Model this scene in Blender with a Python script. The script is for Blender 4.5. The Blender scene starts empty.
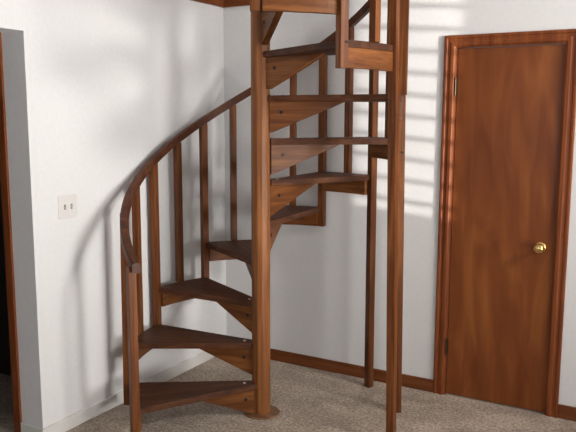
import bpy, bmesh, math, random
from mathutils import Vector, Matrix
C = bpy.context.collection
R = math.radians
random.seed(4)

# ------------------------------------------------------------ materials
def new_mat(name):
    m = bpy.data.materials.new(name); m.use_nodes = True
    nt = m.node_tree
    return m, nt, nt.nodes['Principled BSDF']

def wood(name, dark, mid, light, axis=2, rough=.42, scale=1.0, coat=.02, vary=.2, figure=0.0):
    m, nt, b = new_mat(name); N = nt.nodes; L = nt.links
    tc = N.new('ShaderNodeTexCoord'); oi = N.new('ShaderNodeObjectInfo')
    off = N.new('ShaderNodeVectorMath'); off.operation = 'SCALE'; off.inputs[0].default_value = (13.1, 7.7, 5.3)
    L.new(oi.outputs['Random'], off.inputs['Scale'])
    add = N.new('ShaderNodeVectorMath'); L.new(tc.outputs['Object'], add.inputs[0]); L.new(off.outputs[0], add.inputs[1])
    mp = N.new('ShaderNodeMapping'); s = [26.0*scale]*3; s[axis] = 1.6*scale; mp.inputs['Scale'].default_value = s
    L.new(add.outputs[0], mp.inputs[0])
    n1 = N.new('ShaderNodeTexNoise'); n1.inputs['Scale'].default_value = 1.0; n1.inputs['Detail'].default_value = 5; n1.inputs['Distortion'].default_value = .9
    L.new(mp.outputs[0], n1.inputs['Vector'])
    mp2 = N.new('ShaderNodeMapping'); s = [150.0*scale]*3; s[axis] = 5*scale; mp2.inputs['Scale'].default_value = s
    L.new(add.outputs[0], mp2.inputs[0])
    n2 = N.new('ShaderNodeTexNoise'); n2.inputs['Detail'].default_value = 3; n2.inputs['Scale'].default_value = 1.0
    L.new(mp2.outputs[0], n2.inputs['Vector'])
    mx = N.new('ShaderNodeMix'); mx.data_type = 'FLOAT'; mx.inputs[0].default_value = .25
    L.new(n1.outputs['Fac'], mx.inputs[2]); L.new(n2.outputs['Fac'], mx.inputs[3])
    fac = mx.outputs[0]
    if figure > 0:
        mp3 = N.new('ShaderNodeMapping'); s = [7.0]*3; s[axis] = 1.3; mp3.inputs['Scale'].default_value = s
        L.new(add.outputs[0], mp3.inputs[0])
        n3 = N.new('ShaderNodeTexNoise'); n3.inputs['Detail'].default_value = 2; n3.inputs['Scale'].default_value = 1.0; n3.inputs['Distortion'].default_value = 1.6
        L.new(mp3.outputs[0], n3.inputs['Vector'])
        mx3 = N.new('ShaderNodeMix'); mx3.data_type = 'FLOAT'; mx3.inputs[0].default_value = figure
        L.new(fac, mx3.inputs[2]); L.new(n3.outputs['Fac'], mx3.inputs[3]); fac = mx3.outputs[0]
    cr = N.new('ShaderNodeValToRGB'); e = cr.color_ramp.elements
    e[0].position = .3; e[0].color = (*dark, 1); e[1].position = .72; e[1].color = (*light, 1)
    k = e.new(.5); k.color = (*mid, 1)
    L.new(fac, cr.inputs[0])
    hv = N.new('ShaderNodeHueSaturation'); mr = N.new('ShaderNodeMapRange')
    mr.inputs['To Min'].default_value = 1-vary; mr.inputs['To Max'].default_value = 1+vary
    L.new(oi.outputs['Random'], mr.inputs['Value']); L.new(mr.outputs[0], hv.inputs['Value']); L.new(cr.outputs[0], hv.inputs['Color'])
    L.new(hv.outputs[0], b.inputs['Base Color'])
    b.inputs['Specular IOR Level'].default_value = .2; b.inputs['Roughness'].default_value = rough; b.inputs['Coat Weight'].default_value = coat; b.inputs['Coat Roughness'].default_value = .3
    bp = N.new('ShaderNodeBump'); bp.inputs['Strength'].default_value = .12; bp.inputs['Distance'].default_value = .002
    L.new(n2.outputs['Fac'], bp.inputs['Height']); L.new(bp.outputs[0], b.inputs['Normal'])
    return m

def plain(name, col, rough=.5, metal=0.0, bump=0.0, bscale=60, bdist=.002):
    m, nt, b = new_mat(name); N = nt.nodes; L = nt.links
    tc = N.new('ShaderNodeTexCoord'); n = N.new('ShaderNodeTexNoise'); n.inputs['Scale'].default_value = bscale; n.inputs['Detail'].default_value = 3
    L.new(tc.outputs['Object'], n.inputs['Vector'])
    cr = N.new('ShaderNodeValToRGB'); e = cr.color_ramp.elements
    e[0].position = .3; e[0].color = (*[c*.96 for c in col], 1); e[1].position = .7; e[1].color = (*col, 1)
    L.new(n.outputs['Fac'], cr.inputs[0]); L.new(cr.outputs[0], b.inputs['Base Color'])
    b.inputs['Roughness'].default_value = rough; b.inputs['Metallic'].default_value = metal
    if bump:
        bp = N.new('ShaderNodeBump'); bp.inputs['Strength'].default_value = bump; bp.inputs['Distance'].default_value = bdist
        L.new(n.outputs['Fac'], bp.inputs['Height']); L.new(bp.outputs[0], b.inputs['Normal'])
    return m

def carpet():
    m, nt, b = new_mat('beige_carpet'); N = nt.nodes; L = nt.links
    tc = N.new('ShaderNodeTexCoord')
    n = N.new('ShaderNodeTexNoise'); n.inputs['Scale'].default_value = 60; n.inputs['Detail'].default_value = 4; n.inputs['Roughness'].default_value = .7
    n2 = N.new('ShaderNodeTexNoise'); n2.inputs['Scale'].default_value = 3.2; n2.inputs['Detail'].default_value = 4; n2.inputs['Distortion'].default_value = 1.2
    for k in (n, n2): L.new(tc.outputs['Object'], k.inputs['Vector'])
    cr = N.new('ShaderNodeValToRGB'); e = cr.color_ramp.elements
    e[0].position = .36; e[0].color = (.25, .19, .143, 1); e[1].position = .64; e[1].color = (.66, .54, .43, 1)
    L.new(n.outputs['Fac'], cr.inputs[0])
    cr2 = N.new('ShaderNodeValToRGB'); e = cr2.color_ramp.elements
    e[0].position = .38; e[0].color = (.70, .68, .66, 1); e[1].position = .65; e[1].color = (1.05, 1.05, 1.05, 1)
    L.new(n2.outputs['Fac'], cr2.inputs[0])
    mx = N.new('ShaderNodeMix'); mx.data_type = 'RGBA'; mx.blend_type = 'MULTIPLY'; mx.inputs[0].default_value = 1
    L.new(cr.outputs[0], mx.inputs[6]); L.new(cr2.outputs[0], mx.inputs[7]); L.new(mx.outputs[2], b.inputs['Base Color'])
    b.inputs['Roughness'].default_value = .95; b.inputs['Specular IOR Level'].default_value = .1
    b.inputs['Sheen Weight'].default_value = .2
    bp = N.new('ShaderNodeBump'); bp.inputs['Strength'].default_value = .9; bp.inputs['Distance'].default_value = .012
    L.new(n.outputs['Fac'], bp.inputs['Height']); L.new(bp.outputs[0], b.inputs['Normal'])
    return m

SC = ((.06, .017, .005), (.16, .053, .0135), (.29, .110, .029))
M_X = wood('stair_wood_lengthwise', *SC, axis=0)
M_Y = wood('stair_wood_crosswise', *SC, axis=1)
M_Z = wood('stair_wood_upright', (.05, .014, .005), (.135, .042, .0115), (.26, .094, .026), axis=2)
M_T = wood('stair_tread_wood', (.036, .0115, .006), (.08, .028, .012), (.15, .056, .022), axis=0, rough=.55, coat=0)
M_R = wood('handrail_wood', (.05, .016, .008), (.10, .033, .015), (.18, .064, .026), axis=2, rough=.38, scale=.6)
M_POST = wood('central_post_wood', (.10, .034, .011), (.20, .072, .022), (.33, .13, .044), axis=2, scale=.9)
M_BASE = wood('foot_ring_wood', (.11, .05, .025), (.2, .1, .05), (.3, .16, .085), axis=0, vary=0)
M_DOOR = wood('door_veneer', (.135, .034, .009), (.195, .055, .014), (.29, .098, .025), axis=2, rough=.38, scale=.35, vary=0, figure=.7, coat=.08)
M_CASE = wood('casing_wood', (.11, .026, .008), (.19, .05, .014), (.28, .086, .026), axis=2, rough=.5, vary=0, coat=0)
M_CASEX = wood('baseboard_wood', (.10, .028, .010), (.17, .052, .017), (.25, .082, .028), axis=0, rough=.35, vary=0)
M_WALL = plain('wall_paint', (.775, .775, .78), .85, bump=.25, bscale=45)
M_CEIL = plain('ceiling_paint', (.8, .79, .78), .9, bump=.2, bscale=80)
M_WTRIM = plain('white_trim_paint', (.72, .71, .69), .5)
M_PLATE = plain('ivory_plastic', (.74, .72, .70), .35)
M_TOG = plain('switch_toggle_plastic', (.2, .19, .18), .3)
M_BRASS = plain('brass', (.75, .52, .2), .18, 1.0)
M_HINGE = plain('dark_brass', (.09, .055, .03), .45, .8)
M_BOLT = plain('dark_bolt', (.025, .016, .012), .5, .5)
M_SCREW = plain('bright_screw', (.62, .58, .52), .3, .6)
M_HALL = plain('hall_painted_dark', (.035, .027, .022), .7)  # near-black colour stands in for the hall being unlit
M_SLAT = plain('blind_slat', (.7, .7, .68), .6)
M_CARPET = carpet()

# ------------------------------------------------------------ mesh helpers
def obj(name, bm, mat, parent=None, loc=(0,0,0), rz=0, smooth=False, bevel=0.0):
    bmesh.ops.recalc_face_normals(bm, faces=bm.faces[:])
    me = bpy.data.meshes.new(name); bm.to_mesh(me); bm.free()
    me.materials.append(mat)
    if smooth: me.polygons.foreach_set('use_smooth', [True]*len(me.polygons))
    o = bpy.data.objects.new(name, me); C.objects.link(o)
    o.parent = parent; o.location = loc; o.rotation_euler = (0, 0, rz)
    if bevel:
        b = o.modifiers.new('bevel', 'BEVEL'); b.width = bevel; b.segments = 2; b.limit_method = 'ANGLE'; b.angle_limit = R(40)
    return o

def prism(bm, pts, z0, z1, axis=2):
    """extrude polygon pts; axis 2: (x,y) polygon along z; axis 1: (x,z) polygon along y; axis 0: (y,z) along x"""
    f = {2: lambda p, t: (p[0], p[1], t), 1: lambda p, t: (p[0], t, p[1]), 0: lambda p, t: (t, p[0], p[1])}[axis]
    a = [bm.verts.new(f(p, z0)) for p in pts]; b = [bm.verts.new(f(p, z1)) for p in pts]
    bm.faces.new(a); bm.faces.new(b[::-1]); n = len(pts)
    for i in range(n): bm.faces.new((a[i], b[i], b[(i+1) % n], a[(i+1) % n]))
    return bm

def box(x0, x1, y0, y1, z0, z1, bm=None):
    bm = bm or bmesh.new()
    return prism(bm, [(x0, y0), (x1, y0), (x1, y1), (x0, y1)], z0, z1)

def lathe(prof, n=24, mat4=None, bm=None):
    bm = bm or bmesh.new(); mat4 = mat4 or Matrix.Identity(4); rings = []
    for r, z in prof:
        rings.append([bm.verts.new(mat4 @ Vector((r*math.cos(2*math.pi*i/n), r*math.sin(2*math.pi*i/n), z))) for i in range(n)])
    for a, b in zip(rings, rings[1:]):
        for i in range(n): bm.faces.new((a[i], a[(i+1) % n], b[(i+1) % n], b[i]))
    bm.faces.new(rings[0][::-1]); bm.faces.new(rings[-1])
    return bm

def struct(name, bm, mat, **k):
    o = obj(name, bm, mat, **k); o['kind'] = 'structure'; return o

# ------------------------------------------------------------ the room
XR, YF, H = 5.0, -6.2, 3.5            # right wall, wall behind the camera, ceiling
T = 2.09
struct('floor', box(-1.7, XR+.15, YF-.15, .15, -.1, 0), M_CARPET)
struct('ceiling', box(-.155, XR+.15, YF-.15, .15, H, H+.1), M_CEIL)
# back wall with the door opening
DX0, DX1, DZ = 1.578, 2.162, 2.026
bm = bmesh.new()
box(-.155, DX0, 0, .15, 0, H, bm); box(DX1, XR+.15, 0, .15, 0, H, bm); box(DX0, DX1, 0, .15, DZ, H, bm)
struct('wall_back', bm, M_WALL)
# left wall with the doorless opening
OY0, OY1, OZ, WT = -2.52, -1.63, 2.036, .155
bm = bmesh.new()
box(-WT, 0, OY1, 0, 0, H, bm); box(-WT, 0, YF-.15, OY0, 0, H, bm); box(-WT, 0, OY0, OY1, OZ, H, bm)
struct('wall_left', bm, M_WALL)
# right wall with a blind-hung window and a glazed door opening
W1 = (-1.55, -1.235, .69, 2.45)        # window_1: y0,y1,z0,z1
W2 = (-2.45, -1.75, .25, 2.1)         # window_2
W5 = (-1.6, -.5, 2.62, 3.2)            # window_5, a high light
W4 = (-4.7, -3.3, .8, 2.2)            # window_4
bm = bmesh.new()
def wall_x(bm, x0, x1, ya, yb, holes):
    ys = sorted({ya, yb, *[h[0] for h in holes], *[h[1] for h in holes]})
    for a, b in zip(ys, ys[1:]):
        hh = [h for h in holes if h[0] <= a and h[1] >= b]
        if hh:
            zs = [0] + sorted(z for h in hh for z in h[2:]) + [H]
            for k in range(0, len(zs), 2): box(x0, x1, a, b, zs[k], zs[k+1], bm)
        else: box(x0, x1, a, b, 0, H, bm)
wall_x(bm, XR, XR+.15, YF-.15, 0, [W1, W2, W4, W5])
struct('wall_right', bm, M_WALL)
W3 = (.9, 3.1, .9, 2.5)               # window_3 unseen, made up for the fill behind the camera: x0,x1,z0,z1
bm = bmesh.new()
box(-.155, W3[0], YF-.15, YF, 0, H, bm); box(W3[1], XR, YF-.15, YF, 0, H, bm)
box(W3[0], W3[1], YF-.15, YF, 0, W3[2], bm); box(W3[0], W3[1], YF-.15, YF, W3[3], H, bm)
struct('wall_front', bm, M_WALL)
for i, w in enumerate((W1, W2)):
    bm = bmesh.new(); t = .03
    box(XR+.09, XR+.14, w[0], w[0]+t, w[2], w[3], bm); box(XR+.09, XR+.14, w[1]-t, w[1], w[2], w[3], bm)
    box(XR+.09, XR+.14, w[0], w[1], w[2], w[2]+t, bm); box(XR+.09, XR+.14, w[0], w[1], w[3]-t, w[3], bm)
    fr = struct('window_%d' % (i+1), bm, M_WTRIM)
    if i == 0:
        z = w[2]+.105
        while z < w[3]-.04:
            bm = box(XR+.03, XR+.036, w[0]+.005, w[1]-.005, z-.016, z+.016)
            obj('blind_slat', bm, M_SLAT, fr); z += .1255
M_PANE = plain('opaque_pane', (.8, .82, .85), .6)  # opaque white, lets no sun through
struct('window_2_sun_block', box(XR+.105, XR+.115, W2[0]+.03, W2[1]-.03, W2[2]+.03, W2[3]-.03), M_PANE)  # unseen panel added to keep the sun out of this opening
struct('window_5', box(XR+.105, XR+.115, W5[0], W5[1], W5[2], W5[3]), M_PANE)
struct('window_4', box(XR+.105, XR+.115, W4[0], W4[1], W4[2], W4[3]), M_PANE)  # unseen opening and pane, made up to go with the side fill
struct('window_3', box(W3[0], W3[1], YF-.1, YF-.08, W3[2], W3[3]), M_PANE)
# hall beyond the opening
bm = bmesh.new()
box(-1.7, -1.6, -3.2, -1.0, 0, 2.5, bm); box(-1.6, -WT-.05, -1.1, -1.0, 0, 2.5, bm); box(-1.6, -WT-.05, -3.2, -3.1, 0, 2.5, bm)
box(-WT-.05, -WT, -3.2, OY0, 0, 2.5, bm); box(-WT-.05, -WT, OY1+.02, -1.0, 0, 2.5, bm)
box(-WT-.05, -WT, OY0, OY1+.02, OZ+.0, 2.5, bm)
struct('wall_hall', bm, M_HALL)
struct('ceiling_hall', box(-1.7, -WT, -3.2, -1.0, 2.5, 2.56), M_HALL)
# stained jamb at the far end of the reveal
bm = bmesh.new()
box(-WT-.05, -WT, OY1-.012, OY1+.02, 0, OZ, bm); box(-WT-.05, -WT, OY0, OY0+.02, 0, OZ, bm)
struct('trim_opening', bm, M_CASE, bevel=.003)

# dark fascia running round under the upper floor
bm = bmesh.new(); FZ = 2.349
box(0, .02, YF, 0, FZ, FZ+.14, bm); 
struct('trim_1', bm, M_CASEX)
struct('trim_2', box(.02, XR, -.02, 0, FZ, FZ+.14), M_CASEX)

# baseboards
def baseboard(name, x0, x1, y0, y1, h, mat):
    bm = box(x0, x1, y0, y1, 0, h)
    return struct(name, bm, mat, bevel=.004)
CW = .068
CX0, CX1 = DX0-CW, DX1+CW-.012
baseboard('baseboard_back', .012, CX0, -.013, 0, .078, M_CASEX)
baseboard('baseboard_right', CX1, XR, -.013, 0, .078, M_CASEX)
baseboard('baseboard_left', 0, .013, OY1-.001, 0, .072, M_WTRIM)
baseboard('baseboard_opening', -WT, .013, OY1-.012, OY1, .072, M_WTRIM)

# door with moulded casing
bm = bmesh.new()
prof = [(0, 0), (0, -.012), (.006, -.017), (.016, -.017), (.02, -.013), (.034, -.014), (.04, -.018), (.056, -.018), (.062, -.012), (CW, -.009), (CW, 0)]
def casing_profile(bm, path_pts):
    pass
# mitred casing: profile distance d from the outer edge, depth q
def ring(d, q, x0, x1, zt):      # left leg bottom, left top, right top, right bottom
    return [(x0+d, q, 0), (x0+d, q, zt-d), (x1-d, q, zt-d), (x1-d, q, 0)]
rows = [[bm.verts.new(v) for v in ring(d, q, CX0, CX1+.0, T)] for d, q in prof]
for a, b in zip(rows, rows[1:]+rows[:1]):
    for i in range(3): bm.faces.new((a[i], a[i+1], b[i+1], b[i]))
bm.faces.new([r[0] for r in rows]); bm.faces.new([r[3] for r in rows][::-1])
struct('trim_door', bm, M_CASE)
bm = bmesh.new()    # stop and jamb behind the casing
box(DX0-.02, DX0+.004, .0, .1, 0, DZ+.02, bm); box(DX1-.004, DX1+.02, 0, .1, 0, DZ+.02, bm); box(DX0, DX1, 0, .1, DZ-.004, DZ+.02, bm)
struct('trim_door_jamb', bm, M_CASE)
door = struct('door_1', box(DX0+.007, DX1-.008, .004, .04, .008, DZ-.008), M_DOOR, bevel=.0015)
kx, kz = 2.078, .94
K = Matrix.Translation((kx, .004, kz)) @ Matrix.Rotation(R(90), 4, 'X')
kn = obj('door_knob', lathe([(.014, .006), (.012, .03), (.016, .036), (.026, .045), (.0285, .055), (.026, .065), (.018, .071), (.006, .073)], 28, K), M_BRASS, door, smooth=True)
obj('rosette', lathe([(.032, 0), (.032, .003), (.027, .008), (.013, .010)], 28, K), M_BRASS, door, smooth=True)
for hz in (1.808, .30):
    hg = obj('hinge', box(DX0-.006, DX0+.012, -.006, .002, hz-.043, hz+.043), M_HINGE, door)
    obj('hinge_pin', lathe([(.0055, -.05), (.0055, .05)], 12, Matrix.Translation((DX0+.001, -.011, hz))), M_HINGE, hg)

# ------------------------------------------------------------ light switch
sy0, sy1, sz0, sz1 = -1.470, -1.346, 1.121, 1.241
sw = bpy.data.objects.new('light_switch', None); C.objects.link(sw); sw.location = (0, (sy0+sy1)/2, (sz0+sz1)/2)
sw['label'] = 'white double light switch plate on the left wall beside the doorway'; sw['category'] = 'light switch'
hw, hh = (sy1-sy0)/2, (sz1-sz0)/2
obj('switch_plate', box(0, .006, -hw, hw, -hh, hh), M_PLATE, sw, bevel=.003)
for s in (-1, 1):
    tg = obj('toggle_switch', box(.006, .007, -.006+s*.022, .006+s*.022, -.013, .013), M_TOG, sw)
    tb = bmesh.new(); prism(tb, [(.006, -.008), (.018, .0015), (.018, .007), (.006, .006)], -.0045+s*.022, .0045+s*.022, axis=1)
    obj('lever', tb, M_PLATE, tg)
    for v in (-1, 1):
        obj('screw', lathe([(.003, 0), (.003, .0012)], 10, Matrix.Translation((.006, s*.022, v*.03)) @ Matrix.Rotation(R(90), 4, 'Y')), M_PLATE, sw)

# ------------------------------------------------------------ spiral staircase
PX, PY, PH, RISE, Z0 = .7813, -.7681, 151.66, .2236, -.0389
stair = bpy.data.objects.new('spiral_staircase', None); C.objects.link(stair); stair.location = (PX, PY, 0)
stair['label'] = 'dark wooden spiral staircase with wedge treads and curved handrail on the carpet'
stair['category'] = 'spiral staircase'
def A(th): return R(PH+th-150 - 1.4*min(1, max(0, (40-th)/50)))                  # angle about the post
def ztread(n): return RISE*n+Z0
TT, SK = .032, .088                             # tread thickness, skirt depth
RC, RB, BW = .731, .737, .041                   # corner radius, baluster centre radius, baluster width
# post: twelve-sided stave column
obj('central_post', lathe([(.051, 0), (.051, 3.3)], 12), M_POST, stair, loc=(-.010, -.006, 0), rz=R(10), bevel=.003)
obj('foot_ring', lathe([(.098, .001), (.103, .003), (.1, .009), (.052, .012)], 11), M_BASE, stair, loc=(-.008, -.005, 0))

def RM(a): return RC-.007*(1-(abs(a)/15)**2)
def tread_bm():
    c, s = math.cos(R(15)), math.sin(R(15)); bm = bmesh.new()
    arc = [(RM(a)*math.cos(R(a)), RM(a)*math.sin(R(a))) for a in (-15, -10, -5, 0, 5, 10, 15)]
    return prism(bm, [(.035, -.03), (.06, -.032)] + arc + [(.06, .032), (.035, .03)], -TT, 0)
def skirt_bm():
    aa = (-13.6, -9, -4.5, 0, 4.5, 9, 13.6)
    out = [((RM(a)-.001)*math.cos(R(a)), (RM(a)-.001)*math.sin(R(a))) for a in aa]
    inn = [((RM(a)-.028)*math.cos(R(a)), (RM(a)-.028)*math.sin(R(a))) for a in aa[::-1]]
    return prism(bmesh.new(), out+inn, -TT-SK, -TT)
def bracket_bm():
    return prism(bmesh.new(), [(.04, -TT), (.43, -TT), (.43, -TT-.004), (.05, -TT-.160), (.04, -TT-.160)], -.018, .018, axis=1)
proto = obj('tread', tread_bm(), M_T, stair, bevel=.003)
def kids(t):
    obj('skirt_board', skirt_bm(), M_Y, t, bevel=.002)
    obj('bracket', bracket_bm(), M_X, t, bevel=.002)
    bm = lathe([(.005, -.0215), (.0095, -.021), (.0095, .021), (.005, .0215)], 14, Matrix.Translation((.105, 0, -TT-.055)) @ Matrix.Rotation(R(90), 4, 'X'))
    obj('bolt', bm, M_BOLT, t)
    obj('screw_head', lathe([(.009, -.002), (.008, .002), (.004, .005)], 14, Matrix.Translation((.108, 0, 0))), M_SCREW, t)
kids(proto)
src = list(proto.children)
for n in range(1, 12):
    th = 225-30*(n-1)
    if n == 1: t = proto
    else:
        t = proto.copy(); C.objects.link(t)
        for ch in src:
            c = ch.copy(); C.objects.link(c); c.parent = t
    t.location = (0, 0, ztread(n)); t.rotation_euler = (0, 0, A(th))
# short front step bracket sits on the floor: its own slightly shallower triangle
for ch in list(proto.children):
    if ch.name.startswith('bracket'):
        d = ztread(1)-TT-.002
        b2 = prism(bmesh.new(), [(.04, -TT), (.43, -TT), (.43, -TT-.004), (.05, -TT-d), (.04, -TT-d)], -.018, .018, axis=1)
        bmesh.ops.recalc_face_normals(b2, faces=b2.faces[:])
        me = bpy.data.meshes.new('bracket_low'); b2.to_mesh(me); b2.free(); me.materials.append(M_X); ch.data = me

RZ, RR = .937, .728
def zrail(th): return RZ + (240-th)*RISE/30*1.012
LEAN = {0: (.018, -.028), 30: (.014, -.016), 60: (.007, 0), -30: (-.010, -.010), -60: (-.012, -.012), 240: (-.004, -.004), 210: (-.014, .010), 195: (-.008, -.008)}
def baluster(th, zb, name='baluster', w=BW, r=RB, bolt=None, outer=False):
    zt = zrail(th)-(.034 if th == 210 else .018); h = w/2
    lo, hi = LEAN.get(th, (0, 0)); bm = box(-h, h, -h, h, 0, zt-zb); a = A(th); RV = Vector((.868, -.0, 0)) + Vector((0, -.496*-1, 0))
    for v in bm.verts:                           # the posts stand a little out of true
        q = Matrix.Rotation(-a, 3, 'Z') @ (RV*(lo+(hi-lo)*min(1, (v.co.z+zb)/2.4)*1.0))
        v.co.x += q.x; v.co.y += q.y
    o = obj(name, bm, M_Z, stair, loc=(r*math.cos(A(th)), r*math.sin(A(th)), zb), rz=A(th), bevel=.0025)
    if bolt is not None:
        if outer: m = Matrix.Translation((h, 0, bolt-zb)) @ Matrix.Rotation(R(90), 4, 'Y')
        else: m = Matrix.Translation((0, -h, bolt-zb)) @ Matrix.Rotation(R(90), 4, 'X')
        obj('bolt', lathe([(.006, -.004), (.006, .0012), (.003, .002)], 12, m), M_BOLT, o)
    return o
baluster(240, 0, 'newel_post', bolt=.1, outer=True)
for n in range(1, 11):
    th = 240-30*n                               # the baluster at the upper corner of tread n
    low = ztread(n)-TT-SK-.004
    if th in (60, 30, 0): low = 0
    baluster(th, max(low, 0), 'support_post' if low == 0 else 'baluster', bolt=ztread(n)-TT-SK*.45 if n != 9 else ztread(9)-.013, outer=(n == 9))
for n in range(2, 11):
    baluster(225-30*(n-1), ztread(n)-.001, w=.038, r=.728)
# laminated curved handrail
bm = bmesh.new(); W2_, H2 = .0215, .025; rings = []
g = .0022
pr = [(-W2_, -H2+.006), (-W2_+.006, -H2), (W2_-.006, -H2), (W2_, -H2+.006)]
for k in (-.009, .006): pr += [(W2_, k-.002), (W2_-g, k), (W2_, k+.002)]
pr += [(W2_, H2-.008), (W2_-.008, H2), (-W2_+.008, H2), (-W2_, H2-.008)]
for k in (.006, -.009): pr += [(-W2_, k+.002), (-W2_+g, k), (-W2_, k-.002)]
th = 243.0
while th > -92:
    a = A(th); rings.append([bm.verts.new(((RR+p[0])*math.cos(a), (RR+p[0])*math.sin(a), zrail(th)+p[1])) for p in pr]); th -= 2.5
for a, b in zip(rings, rings[1:]):
    for i in range(len(pr)): bm.faces.new((a[i], a[(i+1) % len(pr)], b[(i+1) % len(pr)], b[i]))
bm.faces.new(rings[0]); bm.faces.new(rings[-1][::-1])
obj('handrail', bm, M_R, stair)

# ------------------------------------------------------------ light
def area(name, loc, target, sx, sy, power, col=(1, 1, 1), spread=180):
    l = bpy.data.lights.new(name, 'AREA'); l.shape = 'RECTANGLE'; l.size = sx; l.size_y = sy; l.energy = power; l.color = col; l.spread = R(spread)
    o = bpy.data.objects.new(name, l); C.objects.link(o); o.location = loc
    o.rotation_euler = (Vector(target)-Vector(loc)).to_track_quat('-Z', 'Y').to_euler()
    return o
area('window_light', (XR-.02, (W2[0]+W2[1])/2, .85), (0, -1.4, 2.2), .8, 1.0, 31, (1, .97, .93), 80)
area('rear_fill_light', ((W3[0]+W3[1])/2, YF+.02, 1.7), ((W3[0]+W3[1])/2, 0, 2.1), 2.2, 1.6, 27, (.95, .97, 1))  # fill lamp added behind the camera to brighten the closed room
area('high_window_light', (XR-.02, -1.05, 2.9), (2.1, 0, 2.0), .9, .5, 38, (1, .96, .9), 110)
area('side_fill_light', (XR-.02, -4.0, 1.5), (1, -1, 2.1), 1.3, 1.3, 27, (1, .97, .93))  # added fill lamp from the right front, out of view
sl = bpy.data.lights.new('sun', 'SUN'); sl.energy = 4.2; sl.angle = R(.55); sl.color = (1, .96, .9)
so = bpy.data.objects.new('sun', sl); C.objects.link(so)
AZ, EL = -20, -5
d = Vector((-math.cos(R(AZ))*math.cos(R(EL)), -math.sin(R(AZ))*math.cos(R(EL)), -math.sin(R(EL))))
so.rotation_euler = d.to_track_quat('-Z', 'Y').to_euler(); so.location = (8, -3, 3)
w = bpy.data.worlds.new('World'); bpy.context.scene.world = w; w.use_nodes = True
w.node_tree.nodes['Background'].inputs[0].default_value = (.85, .92, 1, 1); w.node_tree.nodes['Background'].inputs[1].default_value = 1.0

# ------------------------------------------------------------ camera
f, yaw, pitch, roll, cx, cy, ch = 703.73, -.519, .142, .003, 2.754, -3.951, 1.647
cam = bpy.data.cameras.new('camera'); co = bpy.data.objects.new('camera', cam); C.objects.link(co)
cam.sensor_fit = 'HORIZONTAL'; cam.sensor_width = 36; cam.lens = f*36/576; cam.clip_start = .05
dv = Vector((math.sin(yaw)*math.cos(pitch), math.cos(yaw)*math.cos(pitch), -math.sin(pitch)))
r = Vector((math.cos(yaw), -math.sin(yaw), 0)); u = r.cross(dv)
r2 = r*math.cos(roll)+u*math.sin(roll); u2 = -r*math.sin(roll)+u*math.cos(roll)
co.matrix_world = Matrix.Translation((cx, cy, ch)) @ Matrix((r2, u2, -dv)).transposed().to_4x4()
sc = bpy.context.scene; sc.camera = co
sc.view_settings.view_transform = 'Standard'; sc.view_settings.look = 'None'; sc.view_settings.exposure = .1; sc.view_settings.gamma = 1
sc.view_settings.use_curve_mapping = False
